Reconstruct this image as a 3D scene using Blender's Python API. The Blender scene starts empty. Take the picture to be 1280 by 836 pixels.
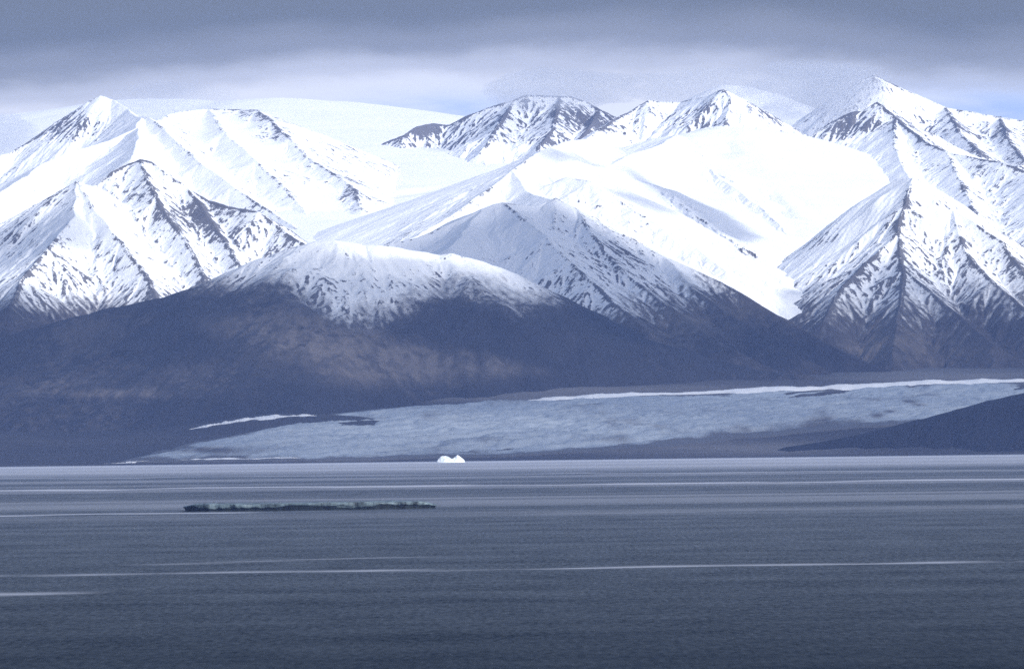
import bpy, math
import numpy as np
from mathutils import Matrix, Vector

# ------------------------------------------------------------------ scene, camera
scene = bpy.context.scene
col = scene.collection
PW, PH = 1280.0, 836.0          # size of the photograph
LENS = 200.0
F = LENS / 36.0 * PW            # focal length in photo pixels
CAM_H = 120.0                   # a hill above the sound
HORIZON_ROW = 533.0
ROLL = -0.0122
PITCH = math.atan((HORIZON_ROW - PH / 2) / F)

cam_data = bpy.data.cameras.new("camera")
cam_data.lens = LENS
cam_data.sensor_width = 36.0
cam_data.clip_start = 1.0
cam_data.clip_end = 300000.0
cam = bpy.data.objects.new("camera", cam_data)
col.objects.link(cam)
R3 = Matrix.Rotation(math.pi / 2 + PITCH, 3, 'X') @ Matrix.Rotation(ROLL, 3, 'Z')
cam.matrix_world = Matrix.Translation((0, 0, CAM_H)) @ R3.to_4x4()
scene.camera = cam
RN = np.array(R3)


def world(px, py, Y):
    """the point at distance Y seen at a place in the photograph"""
    d = RN @ np.array([(px - PW / 2) / F, -(py - PH / 2) / F, -1.0])
    t = Y / d[1]
    return d[0] * t, Y, CAM_H + d[2] * t


def pixel(X, Y, Z):
    vx, vy, vz = X, Y, Z - CAM_H
    cx = RN[0, 0] * vx + RN[1, 0] * vy + RN[2, 0] * vz
    cy = RN[0, 1] * vx + RN[1, 1] * vy + RN[2, 1] * vz
    cz = RN[0, 2] * vx + RN[1, 2] * vy + RN[2, 2] * vz
    return PW / 2 + F * cx / -cz, PH / 2 - F * cy / -cz


# sun: high on the right, behind the camera
SUN_EL = math.radians(30.0)
SUN_AZ = math.radians(45.0)      # measured from straight back (-Y) towards the right (+X)
SUN = np.array([math.cos(SUN_EL) * math.sin(SUN_AZ), -math.cos(SUN_EL) * math.cos(SUN_AZ), math.sin(SUN_EL)])


# ------------------------------------------------------------------ noise in numpy
def h2(ix, iy, seed):
    n = (ix.astype(np.int64) * 374761393 + iy.astype(np.int64) * 668265263 + seed * 974711) & 0x7fffffff
    n = ((n ^ (n >> 13)) * 1274126177) & 0x7fffffff
    n = ((n ^ (n >> 16)) * 461845907) & 0x7fffffff
    return ((n ^ (n >> 15)) & 0xffff).astype(np.float32) / 65535.0


def vnoise(x, y, seed=0):
    fx, fy = np.floor(x), np.floor(y)
    ix, iy = fx.astype(np.int64), fy.astype(np.int64)
    u, v = (x - fx).astype(np.float32), (y - fy).astype(np.float32)
    u = u * u * u * (u * (u * 6 - 15) + 10)
    v = v * v * v * (v * (v * 6 - 15) + 10)
    a, b = h2(ix, iy, seed), h2(ix + 1, iy, seed)
    c, d = h2(ix, iy + 1, seed), h2(ix + 1, iy + 1, seed)
    return (a + (b - a) * u + (c - a) * v + (a - b - c + d) * u * v) * 2 - 1


def fbm(x, y, scale, octaves=4, seed=0, gain=0.5):
    out, a, s, n = 0, 1.0, 1.0 / scale, 0
    for o in range(octaves):
        out = out + a * vnoise(x * s + 17.3 * o, y * s - 9.1 * o, seed + o)
        n += a
        a *= gain
        s *= 2.03
    return out / n


def smooth(a, b, x):
    t = np.clip((x - a) / (b - a), 0, 1)
    return t * t * (3 - 2 * t)


def erosion(x, y, dx, dy, scale, seed):
    """waves that run across the slope: gullies down the fall line"""
    px, py = x / scale, y / scale
    fx, fy = np.floor(px), np.floor(py)
    ix, iy = fx.astype(np.int64), fy.astype(np.int64)
    qx, qy = (px - fx).astype(np.float32), (py - fy).astype(np.float32)
    va = np.zeros_like(qx)
    wt = np.zeros_like(qx)
    for i in (-1, 0, 1):
        for j in (-1, 0, 1):
            ox = i + h2(ix + i, iy + j, seed)
            oy = j + h2(ix + i, iy + j, seed + 77)
            ex, ey = qx - ox, qy - oy
            w = np.exp(-2.2 * (ex * ex + ey * ey))
            va += np.cos(6.2832 * (ex * dx + ey * dy)) * w
            wt += w
    return va / np.maximum(wt, 1e-4)


def blur(a, n=1):
    for _ in range(n):
        b = np.pad(a, 1, mode='edge')
        a = (b[1:-1, 1:-1] * 4 + b[:-2, 1:-1] * 2 + b[2:, 1:-1] * 2 + b[1:-1, :-2] * 2 + b[1:-1, 2:] * 2
             + b[:-2, :-2] + b[2:, 2:] + b[:-2, 2:] + b[2:, :-2]) / 16
    return a


# ------------------------------------------------------------------ mesh helpers
def link(name, me, kind=None, parent=None):
    o = bpy.data.objects.new(name, me)
    col.objects.link(o)
    if kind:
        o['kind'] = kind
    if parent:
        o.parent = parent
    return o


def grid_mesh(name, xs, ys, Z, attrs, mat, keep=None, smooth_shade=True):
    ny, nx = Z.shape
    X, Y = np.meshgrid(xs, ys)
    co = np.stack([X, Y, Z], -1).reshape(-1, 3).astype(np.float32)
    idx = np.arange(nx * ny).reshape(ny, nx)
    quads = np.stack([idx[:-1, :-1], idx[:-1, 1:], idx[1:, 1:], idx[1:, :-1]], -1)
    if keep is not None:
        k = keep[:-1, :-1] | keep[:-1, 1:] | keep[1:, 1:] | keep[1:, :-1]
        quads = quads[k]
    quads = quads.reshape(-1, 4)
    used = np.zeros(nx * ny, bool)
    used[quads.ravel()] = True
    remap = np.cumsum(used) - 1
    quads = remap[quads].astype(np.int32)
    co = co[used]
    me = bpy.data.meshes.new(name)
    me.vertices.add(len(co))
    me.vertices.foreach_set("co", co.ravel())
    me.loops.add(quads.size)
    me.loops.foreach_set("vertex_index", quads.ravel())
    me.polygons.add(len(quads))
    me.polygons.foreach_set("loop_start", np.arange(0, quads.size, 4, dtype=np.int32))
    me.polygons.foreach_set("use_smooth", np.full(len(quads), smooth_shade))
    me.update(calc_edges=True)
    for an, av in attrs.items():
        at = me.attributes.new(an, 'FLOAT', 'POINT')
        at.data.foreach_set("value", av.reshape(-1)[used].astype(np.float32))
    me.materials.append(mat)
    return me


# ------------------------------------------------------------------ materials
class NT:
    def __init__(self, name):
        self.mat = bpy.data.materials.new(name)
        self.mat.use_nodes = True
        self.nt = self.mat.node_tree
        self.nt.nodes.clear()
        self.out = self.nt.nodes.new('ShaderNodeOutputMaterial')

    def n(self, t, **kw):
        nd = self.nt.nodes.new('ShaderNode' + t)
        for k, v in kw.items():
            if k.startswith('_'):
                setattr(nd, k[1:], v)
            else:
                key = int(k[1:]) if k[0] == 'i' and k[1:].isdigit() else k.replace('__', ' ')
                s = nd.inputs[key]
                if isinstance(v, bpy.types.NodeSocket):
                    self.nt.links.new(v, s)
                else:
                    s.default_value = v
        return nd

    def attr(self, name):
        return self.n('Attribute', _attribute_name=name).outputs['Fac']

    def math(self, op, a, b=0.0, c=None, clamp=False):
        nd = self.n('Math', _operation=op, _use_clamp=clamp, i0=a, i1=b)
        if c is not None:
            s = nd.inputs[2]
            if isinstance(c, bpy.types.NodeSocket):
                self.nt.links.new(c, s)
            else:
                s.default_value = c
        return nd.outputs[0]

    def mix(self, f, a, b):
        nd = self.nt.nodes.new('ShaderNodeMix')
        nd.data_type = 'RGBA'
        for s, v in ((nd.inputs[0], f), (nd.inputs[6], a), (nd.inputs[7], b)):
            if isinstance(v, bpy.types.NodeSocket):
                self.nt.links.new(v, s)
            else:
                s.default_value = v if not isinstance(v, tuple) or len(v) == 4 else (*v, 1)
        return nd.outputs[2]

    def ramp(self, f, stops, interp='LINEAR'):
        nd = self.nt.nodes.new('ShaderNodeValToRGB')
        nd.color_ramp.interpolation = interp
        els = nd.color_ramp.elements
        while len(els) < len(stops):
            els.new(0.5)
        for e, (p, c) in zip(els, stops):
            e.position = p
            e.color = (*c, 1) if not isinstance(c, float) else (c, c, c, 1)
        self.nt.links.new(f, nd.inputs[0])
        return nd.outputs[0]

    def noise(self, vec, scale, detail=4.0, rough=0.55):
        return self.n('TexNoise', Vector=vec, Scale=scale, Detail=detail, Roughness=rough).outputs['Fac']

    def pos(self):
        return self.n('NewGeometry').outputs['Position']

    def scaled(self, v, sx, sy, sz):
        return self.n('Mapping', Vector=v, Scale=(sx, sy, sz)).outputs[0]

    def surface(self, s):
        self.nt.links.new(s, self.out.inputs['Surface'])


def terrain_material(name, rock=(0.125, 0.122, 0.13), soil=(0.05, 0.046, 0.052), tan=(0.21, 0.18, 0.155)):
    m = NT(name)
    p = m.pos()
    fine = m.noise(p, 0.085, 7, 0.75)
    mid = m.noise(p, 0.012, 5, 0.6)
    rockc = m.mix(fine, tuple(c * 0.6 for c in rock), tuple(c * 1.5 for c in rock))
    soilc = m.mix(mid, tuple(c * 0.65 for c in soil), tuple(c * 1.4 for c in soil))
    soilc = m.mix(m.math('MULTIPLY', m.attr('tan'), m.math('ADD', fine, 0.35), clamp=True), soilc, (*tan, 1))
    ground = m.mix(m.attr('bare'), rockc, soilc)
    snowc = m.mix(mid, (0.84, 0.86, 0.90), (0.90, 0.91, 0.92))
    # break the edge of the snow with fine noise
    s = m.math('ADD', m.attr('snow'), m.math('MULTIPLY', m.math('SUBTRACT', fine, 0.5), 1.7))
    s = m.n('MapRange', Value=s, i1=0.36, i2=0.60, _interpolation_type='SMOOTHSTEP').outputs[0]
    grain = m.noise(p, 0.11, 6, 0.7)
    cv = m.math('ADD', m.attr('cover'), m.math('MULTIPLY', m.math('SUBTRACT', grain, 0.5), 0.9))
    cv = m.n('MapRange', Value=cv, i1=0.22, i2=0.85).outputs[0]
    cv = m.math('MULTIPLY', cv, m.n('MapRange', Value=m.attr('cover'), i1=0.0, i2=0.12).outputs[0])
    s = m.math('MULTIPLY', s, cv)
    c = m.mix(s, ground, snowc)
    bump = m.n('Bump', Height=m.noise(p, 0.05, 7, 0.65), Strength=0.5, Distance=9.0).outputs[0]
    b = m.n('BsdfPrincipled', Base__Color=c, Roughness=0.85, Normal=bump)
    b.inputs['Specular IOR Level'].default_value = 0.15
    m.surface(b.outputs[0])
    return m.mat


MAT_MOUNTAIN = terrain_material('snowy_rock')
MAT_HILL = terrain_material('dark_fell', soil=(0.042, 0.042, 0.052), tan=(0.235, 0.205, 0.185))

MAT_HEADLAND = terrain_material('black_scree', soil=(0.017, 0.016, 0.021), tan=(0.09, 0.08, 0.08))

# ------------------------------------------------------------------ mountains
STEP_X, STEP_Y = 4.0, 5.0


def mountain(name, ridges, box, mat, erode=12.0, erode_scale=230.0, snowline=(380, 520), snow_noise=90,
             patches=(), floor=-60.0, seed=1, step=(STEP_X, STEP_Y), kmax=18.0, jag=4.0, tan_patches=(), dash=1.0, soil_var=0.0,
             line_shift=(), toe=None):
    """ridges: dict(p=[(px, py, Y), ...], s=slope, r=rounded crest, c=concavity length, rock=share of rock, e=erosion)
    patches: (px, py, rx, ry, amount) more (+) or less (-) bare rock"""
    x0, x1, y0, y1 = box
    xs = np.arange(x0, x1, step[0])
    ys = np.arange(y0, y1, step[1])
    X, Y = np.meshgrid(xs.astype(np.float32), ys.astype(np.float32))
    wx = X + 45 * fbm(X, Y, 400, 3, seed + 50)
    wy = Y + 45 * fbm(X, Y, 400, 3, seed + 60)
    zs, ds, rks, ers, ams = [], [], [], [], []
    jx = X + 12 * fbm(X, Y, 130, 3, seed + 80)
    jy = Y + 12 * fbm(X, Y, 130, 3, seed + 85)
    for r in ridges:
        pts = [world(*p) for p in r['p']]
        bz = np.full(X.shape, -1e9, np.float32)
        bd = np.full(X.shape, 1e9, np.float32)
        sl, rr, cc = r.get('s', 0.62), r.get('r', 0.0), r.get('c', 0.0)
        sb = r.get('sb', sl)                                     # slope behind the crest
        for (ax, ay, az), (bx, by, bz2) in zip(pts[:-1], pts[1:]):
            ux, uy = bx - ax, by - ay
            L2 = ux * ux + uy * uy + 1e-6
            t0 = np.clip(((jx - ax) * ux + (jy - ay) * uy) / L2, 0, 1)
            d0 = np.hypot(jx - ax - t0 * ux, jy - ay - t0 * uy)
            t = np.clip(((wx - ax) * ux + (wy - ay) * uy) / L2, 0, 1)
            dw = np.hypot(wx - ax - t * ux, wy - ay - t * uy)
            k = smooth(0, 260, d0)
            t = t0 + (t - t0) * k
            d = d0 + (dw - d0) * k
            back = (Y - (ay + t * uy)) > 0
            s = np.where(back, sb, sl)
            drop = s * (np.sqrt(d * d + rr * rr) - rr)
            if cc:
                drop = s * cc * (1 - np.exp(-np.maximum(drop / np.maximum(s, 1e-3), 0) / cc))
            z = az + t * (bz2 - az) - drop
            up = z > bz
            bz = np.where(up, z, bz)
            bd = np.where(up, d, bd)
        zs.append(bz); ds.append(bd)
        rks.append(r.get('rock', 0.3)); ers.append(r.get('e', 1.0))
    zs = np.stack(zs)
    m = zs.max(0)
    w = np.exp(np.clip((zs - m) / kmax, -30, 0))
    ws = w.sum(0)
    H = m + kmax * np.log(ws) * smooth(0, 120, np.min(np.stack(ds), 0))
    rk = (w * np.array(rks, np.float32)[:, None, None]).sum(0) / ws
    er = (w * np.array(ers, np.float32)[:, None, None]).sum(0) / ws
    dd = (w * np.stack(ds)).sum(0) / ws
    crest = smooth(10, 190, dd)
    # gullies
    amp, sc = erode, erode_scale
    gul = 0
    for o in range(4):
        gy, gx = np.gradient(blur(H, 2), step[1], step[0])
        g = np.hypot(gx, gy) + 1e-4
        k = smooth(0.08, 0.4, g) / g
        e = erosion(X, Y, gy * k, -gx * k, sc, seed + 11 * o)
        H = H + amp * e * crest * er * smooth(0.1, 0.45, g)
        if o >= 1:
            gul = gul + e * (0.7 if o == 1 else 1.0)
        amp *= 0.55
        sc *= 0.5
    H = H + fbm(X, Y, 60, 4, seed + 5) * jag * (0.35 + 0.65 * np.clip(er, 0, 1)) * np.clip(er + 0.1, 0, 1)
    if toe:                                                # the foot of the slope is steeper towards the right
        qx, _ = pixel(X, Y, H)
        H = H - toe[2] * smooth(toe[0], toe[1], qx) * np.maximum(0, toe[3] - Y)
    gy, gx = np.gradient(H, step[1], step[0])
    slope = np.hypot(gx, gy)
    conv = -(np.gradient(np.gradient(blur(H, 3), step[1], axis=0), step[1], axis=0)
             + np.gradient(np.gradient(blur(H, 3), step[0], axis=1), step[0], axis=1))
    conv = np.clip(conv * 60, -1, 1)
    px, py = pixel(X, Y, H)
    # elongated specks along the fall line
    g = np.hypot(gx, gy) + 1e-4
    bgy, bgx = np.gradient(blur(H, 6), step[1], step[0])
    bg = np.hypot(bgx, bgy) + 1e-4
    s1 = erosion(X, Y, bgy / bg, -bgx / bg, 17.0, seed + 201)
    s2 = erosion(X, Y, bgy / bg, -bgx / bg, 48.0, seed + 301)
    big = fbm(X, Y, 260, 3, seed + 21)
    med = fbm(X, Y, 32, 4, seed + 31, 0.6)
    rock = rk + 0.35 * np.clip(slope - 0.62, -0.5, 0.6) + 0.2 * conv + 0.13 * s1 + 0.07 * s2 + 0.36 * big + 0.40 * med
    rock = rock + 0.16 * (1 - smooth(0, 40, dd)) * er
    for (qx, qy, rx, ry, a) in patches:
        rock = rock + a * np.exp(-((px - qx) / rx) ** 2 - ((py - qy) / ry) ** 2)
    line = (snowline[0] + snowline[1]) / 2
    for (qx, rx, a) in line_shift:
        line = line + a * np.exp(-((px - qx) / rx) ** 2)
    width = (snowline[1] - snowline[0]) / 2
    hz = H + snow_noise * (0.6 * big + 0.5 * med - dash * (0.35 * s2 + 0.25 * conv)) + dash * 20 * s1
    low = smooth(-1, 1, (line - hz) / width)              # 1 below the snow line
    snow = 0.5 - 1.35 * (rock - 0.5)
    snow = np.clip(snow, 0, 1)
    cover = 1 - low
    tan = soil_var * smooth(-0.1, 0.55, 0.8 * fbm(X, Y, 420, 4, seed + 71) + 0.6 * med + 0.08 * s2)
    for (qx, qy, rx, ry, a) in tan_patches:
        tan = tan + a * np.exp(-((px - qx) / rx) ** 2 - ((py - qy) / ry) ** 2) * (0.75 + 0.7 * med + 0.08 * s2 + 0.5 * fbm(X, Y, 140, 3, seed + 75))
    bare = smooth(-0.2, 1.0, (line - hz) / width)
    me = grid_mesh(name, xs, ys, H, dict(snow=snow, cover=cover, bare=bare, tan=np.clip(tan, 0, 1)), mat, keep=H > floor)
    return link(name, me, 'structure')


def xr(pa, pb, Ya, Yb):
    return (min((pa - 640) * Ya, (pa - 640) * Yb) / F, max((pb - 640) * Ya, (pb - 640) * Yb) / F)


def box(pa, pb, Ya, Yb):
    a, b = xr(pa, pb, Ya, Yb)
    return (a, b, Ya, Yb)


# far ice cap and the snow bowl in front of it
mountain('mountain', [
    dict(p=[(-350, 190, 33500), (60, 140, 34500), (185, 124, 34500), (210, 124, 34400), (240, 131, 34300), (265, 131, 34300), (300, 126, 34300), (340, 123, 34200),
            (400, 127, 34200), (450, 138, 34200), (500, 149, 34200), (540, 156, 34200), (556, 175, 34000), (580, 200, 33500), (620, 225, 33000)], s=0.165, sb=0.3, r=250, rock=-0.6, e=0.05),
    dict(p=[(300, 140, 33000), (330, 200, 30500), (360, 262, 28000), (395, 302, 26600)], s=0.18, r=150, rock=-0.6, e=0.05),
    dict(p=[(400, 262, 28600), (480, 255, 29000), (560, 240, 29500)], s=0.16, r=120, rock=-0.7, e=0.05),
], (-4600, 2600, 25500, 36500), MAT_MOUNTAIN, erode=8, snowline=(0, 10), step=(12, 16), floor=600, seed=3, jag=1.5)

# back left: sharp snow peak, its rocky left arete and the speckled shoulder
mountain('mountain', [
    dict(p=[(-330, 250, 29500), (-120, 225, 29600), (-20, 198, 29700), (10, 192, 29800), (40, 175, 29900), (70, 152, 30000), (95, 138, 30000), (112, 126, 30000), (127, 119, 30000),
            (140, 124, 30000), (160, 136, 29800), (172, 146, 29500)], s=0.7, rock=0.10, e=1.0),
    dict(p=[(172, 146, 29500), (186, 146, 29300), (203, 160, 29000), (222, 178, 28700), (250, 203, 28300), (290, 232, 27900),
            (340, 265, 27500), (385, 292, 27000), (420, 308, 26700)], s=0.6, rock=0.12, e=0.5),
    dict(p=[(176, 147, 29300), (170, 160, 29000), (135, 176, 28800), (90, 190, 28600), (50, 205, 28400), (30, 222, 28000), (0, 240, 27700), (-60, 260, 27300)], s=0.6, rock=-0.15, e=0.35),
    dict(p=[(172, 160, 28900), (172, 180, 28400), (165, 198, 28000)], s=0.6, rock=-0.1, e=0.4),
    dict(p=[(195, 152, 29600), (212, 143, 29900), (228, 139, 30200), (262, 136, 30400), (300, 137, 30400), (322, 137, 30300), (340, 150, 30000), (360, 172, 29600), (385, 196, 29200),
            (420, 218, 28800), (445, 238, 28400), (452, 262, 28000)], s=0.42, rock=0.2, e=0.45),
    dict(p=[(262, 136, 30400), (280, 165, 29500), (320, 200, 28800), (370, 250, 28000), (400, 290, 27300)], s=0.36, rock=0.1, e=0.4),
], box(-330, 480, 26200, 31800), MAT_MOUNTAIN, erode=12, snowline=(0, 10), floor=700, seed=7,
    patches=[(60, 165, 60, 25, 0.3), (100, 150, 24, 22, 0.2), (150, 140, 22, 14, -0.6), (110, 200, 60, 24, -0.35), (335, 168, 26, 26, 0.3), (300, 145, 60, 8, 0.15), (400, 212, 50, 22, 0.25), (438, 240, 16, 14, 0.3), (240, 190, 30, 25, 0.15), (340, 250, 40, 25, 0.15), (220, 240, 40, 30, -0.2), (400, 262, 40, 20, -0.3), (190, 190, 22, 30, -0.4)])

# near left: twin rocky peaks
mountain('mountain', [
    dict(p=[(-330, 390, 25600), (-150, 340, 25800), (-60, 308, 25900), (0, 279, 26000), (40, 258, 26000), (70, 241, 26000), (97, 225, 26000)], s=0.66, rock=0.15, e=0.6),
    dict(p=[(97, 225, 26000), (108, 233, 26100), (122, 232, 26300), (140, 214, 26400), (160, 205, 26500), (175, 199, 26500), (188, 202, 26500), (205, 215, 26400), (235, 234, 26300), (262, 250, 26200), (300, 261, 26000),
            (322, 264, 25900), (345, 280, 25800), (370, 299, 25600), (400, 320, 25400), (450, 350, 25100)], s=0.7, rock=0.27, e=1.0),
    dict(p=[(97, 225, 26000), (118, 262, 25600), (150, 300, 25250), (180, 340, 24900), (200, 380, 24500)], s=0.66, rock=0.22, e=0.9),
    dict(p=[(97, 225, 26000), (92, 270, 25500), (60, 310, 25100), (30, 345, 24800), (10, 385, 24400)], s=0.66, rock=0.14, e=0.8),
    dict(p=[(175, 199, 26500), (195, 245, 26000), (225, 290, 25600), (250, 330, 25200), (260, 370, 24800)], s=0.68, rock=0.28, e=1.0),
    dict(p=[(235, 234, 26300), (270, 285, 25800), (300, 330, 25300), (310, 360, 25000)], s=0.68, rock=0.34, e=1.0),
    dict(p=[(-150, 340, 25800), (-120, 400, 25000)], s=0.6, rock=0.2, e=0.9),
], box(-330, 470, 23400, 27600), MAT_MOUNTAIN, erode=14, snowline=(560, 800), soil_var=0.2, floor=60, seed=13,
    patches=[(250, 265, 28, 28, 0.28), (130, 290, 26, 50, -0.12), (60, 270, 40, 20, -0.25), (190, 330, 30, 30, 0.08), (40, 370, 70, 18, 0.25)])

# far rocky mountain in the middle
mountain('mountain', [
    dict(p=[(480, 178, 31500), (505, 168, 31500), (522, 158, 31600), (540, 154, 31700), (560, 156, 31700), (578, 147, 31700), (600, 138, 31700), (622, 130, 31700), (642, 125, 31700), (660, 118, 31700), (690, 120, 31700), (715, 120, 31700),
            (735, 128, 31700), (752, 138, 31600), (768, 150, 31500), (800, 160, 31300)], s=0.72, rock=0.36, e=1.1),
    dict(p=[(642, 125, 31700), (620, 160, 31200), (600, 192, 30800)], s=0.6, rock=0.3, e=1.0),
    dict(p=[(700, 120, 31700), (690, 160, 31100), (670, 190, 30700)], s=0.6, rock=0.4, e=1.0),
    dict(p=[(748, 138, 31600), (735, 160, 31200), (720, 180, 30900)], s=0.6, rock=0.5, e=1.0),
], box(470, 860, 29800, 33000), MAT_MOUNTAIN, erode=12, erode_scale=180, snowline=(0, 10), floor=1200, seed=23,
    patches=[(740, 152, 26, 18, 0.25), (690, 172, 20, 12, 0.15), (525, 162, 20, 8, 0.5), (610, 165, 50, 25, 0.08), (640, 195, 60, 12, -0.4)])

# middle right: rock wall, broad snow slopes and the ridges in front of it
mountain('mountain', [
    dict(p=[(735, 172, 30000), (752, 160, 30400), (768, 148, 30600), (785, 141, 30700), (800, 131, 30800), (812, 125, 30800), (826, 127, 30800), (850, 128, 30800), (868, 123, 30700), (885, 120, 30600), (905, 111, 30500), (911, 122, 30400), (908, 152, 30100)], s=0.62, rock=0.2, e=0.9),
    dict(p=[(840, 172, 29300), (862, 166, 29400), (900, 158, 29600), (940, 161, 29700), (985, 166, 29900), (1010, 172, 29900), (1040, 195, 29600)], s=0.34, sb=0.5, r=60, rock=-0.5, e=0.08),
    dict(p=[(905, 159, 29600), (930, 190, 29000), (960, 226, 28400), (1000, 272, 27500)], s=0.3, r=30, rock=-0.5, e=0.15),
    dict(p=[(762, 206, 27800), (785, 194, 28100), (825, 181, 28600), (845, 168, 29200)], s=0.42, rock=-0.1, e=0.3),
    dict(p=[(845, 168, 29200), (862, 190, 28800), (890, 214, 28300), (920, 237, 27900), (955, 262, 27500), (985, 292, 27000)], s=0.4, rock=0.05, e=0.4),
    dict(p=[(762, 206, 27800), (776, 218, 27500), (800, 228, 27300), (840, 245, 27000), (880, 276, 26600), (920, 306, 26200), (955, 335, 25900), (982, 364, 25500)], s=0.5, rock=0.12, e=0.7),
    dict(p=[(400, 345, 24700), (460, 322, 25100), (500, 305, 25400), (535, 287, 25600), (570, 264, 25900), (600, 243, 26200), (622, 228, 26400), (640, 213, 26600), (662, 197, 26900), (680, 187, 27200), (710, 176, 28000), (750, 172, 29500)], s=0.5, rock=0.08, e=0.5),
    dict(p=[(690, 186, 27300), (730, 205, 27400), (762, 206, 27800)], s=0.35, rock=-0.3, e=0.2),
    dict(p=[(695, 227, 26500), (710, 221, 26500), (735, 226, 26400), (760, 240, 26300), (790, 262, 26100), (830, 285, 25900), (870, 310, 25700), (910, 340, 25400)], s=0.45, rock=0.03, e=0.5),
    dict(p=[(640, 213, 26600), (660, 240, 26200), (690, 250, 25500)], s=0.5, rock=-0.1, e=0.4),
], box(370, 1100, 24400, 31600), MAT_MOUNTAIN, erode=18, snowline=(0, 10), floor=500, seed=31,
    patches=[(835, 145, 75, 18, 0.14), (660, 200, 50, 8, 0.2), (615, 238, 25, 16, 0.2), (915, 135, 25, 30, -0.25), (930, 330, 45, 25, 0.2), (700, 205, 40, 14, -0.3), (740, 185, 50, 14, -0.4), (950, 220, 60, 40, -0.4), (820, 215, 40, 16, 0.05), (800, 300, 50, 15, -0.2)])

# veiled snow slope behind the saddle
mountain('mountain', [
    dict(p=[(870, 128, 32500), (905, 106, 32500), (935, 108, 32500), (965, 116, 32500), (1000, 130, 32500), (1040, 152, 32500), (1080, 175, 32500)], s=0.5, r=40, rock=-0.4, e=0.2),
], box(830, 1110, 31600, 33800), MAT_MOUNTAIN, erode=8, snowline=(0, 10), floor=1500, seed=37, step=(8, 10))

# back right: the highest summit
mountain('mountain', [
    dict(p=[(1020, 175, 32000), (1045, 140, 32000), (1065, 112, 32000), (1080, 98, 32000), (1092, 93, 32000), (1108, 101, 32000), (1125, 108, 32000), (1150, 120, 32000), (1182, 134, 31900), (1230, 143, 31800), (1280, 151, 31700),
            (1340, 165, 31600), (1450, 185, 31500), (1620, 230, 31400)], s=0.66, rock=0.16, e=0.9),
    dict(p=[(1030, 160, 30500), (1038, 153, 30500), (1056, 143, 30500), (1066, 139, 30500), (1080, 139, 30500), (1096, 127, 30500), (1104, 131, 30450), (1120, 147, 30300), (1140, 163, 30000), (1160, 178, 29700), (1185, 190, 29400),
            (1220, 197, 29200), (1250, 202, 29000), (1285, 215, 28800), (1340, 240, 28500), (1500, 290, 28000)], s=0.66, rock=0.22, e=1.0),
    dict(p=[(1182, 134, 31900), (1200, 165, 31200), (1225, 190, 30600)], s=0.6, rock=0.24, e=1.0),
    dict(p=[(1250, 145, 31800), (1265, 180, 31000), (1280, 200, 30400)], s=0.6, rock=0.3, e=1.0),
    dict(p=[(1120, 147, 30300), (1118, 180, 29700), (1125, 205, 29200), (1150, 240, 28500), (1180, 285, 27600)], s=0.5, rock=0.08, e=0.8),
    dict(p=[(1185, 190, 29400), (1205, 235, 28600), (1230, 290, 27600), (1260, 340, 26800)], s=0.5, rock=0.16, e=0.9),
    dict(p=[(1285, 215, 28800), (1300, 270, 27800), (1330, 330, 26800)], s=0.5, rock=0.25, e=0.9),
], box(1005, 1600, 26200, 33600), MAT_MOUNTAIN, erode=12, snowline=(0, 10), floor=700, seed=41,
    patches=[(1062, 160, 30, 22, 0.34), (1110, 160, 40, 16, 0.2), (1250, 185, 50, 25, 0.1), (1100, 205, 35, 16, -0.4), (1190, 150, 40, 20, 0.06), (1120, 128, 22, 14, -0.2)])

# near right: dark based pyramid
mountain('mountain', [
    dict(p=[(1150, 224, 26000), (1140, 222, 26050), (1121, 223, 26150), (1100, 238, 26200), (1060, 270, 26150), (1020, 302, 26000), (990, 340, 25800), (972, 372, 25600), (950, 400, 25400), (900, 440, 25000)], s=0.7, rock=0.12, e=0.4),
    dict(p=[(1150, 224, 26000), (1162, 244, 25900), (1190, 262, 25800), (1215, 276, 25700), (1250, 300, 25500), (1300, 335, 25300), (1400, 380, 25000), (1500, 420, 24700)], s=0.7, rock=0.24, e=1.0),
    dict(p=[(1142, 222, 26000), (1132, 255, 25750), (1122, 290, 25500), (1126, 320, 25250), (1129, 336, 25100), (1128, 370, 24800), (1120, 410, 24450), (1115, 445, 24150)], s=0.68, rock=0.3, e=0.9),
    dict(p=[(1122, 290, 25500), (1085, 325, 25250), (1050, 360, 24950), (1030, 400, 24600)], s=0.66, rock=0.3, e=1.0),
    dict(p=[(1129, 336, 25100), (1165, 365, 24900), (1200, 395, 24650), (1240, 430, 24300)], s=0.66, rock=0.32, e=1.0),
    dict(p=[(1190, 262, 25800), (1205, 310, 25400), (1240, 350, 25000), (1290, 395, 24600)], s=0.66, rock=0.36, e=1.0),
    dict(p=[(1250, 300, 25500), (1290, 350, 25000), (1340, 400, 24500)], s=0.66, rock=0.36, e=1.0),
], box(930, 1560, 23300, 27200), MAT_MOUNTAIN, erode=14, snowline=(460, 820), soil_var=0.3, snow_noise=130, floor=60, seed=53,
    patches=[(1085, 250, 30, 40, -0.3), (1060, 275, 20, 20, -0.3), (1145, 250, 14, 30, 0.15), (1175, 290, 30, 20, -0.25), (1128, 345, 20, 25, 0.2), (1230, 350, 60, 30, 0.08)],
    tan_patches=[(1110, 440, 50, 25, 0.4), (1075, 425, 25, 35, 0.35), (1210, 440, 80, 30, 0.25)])

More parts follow.
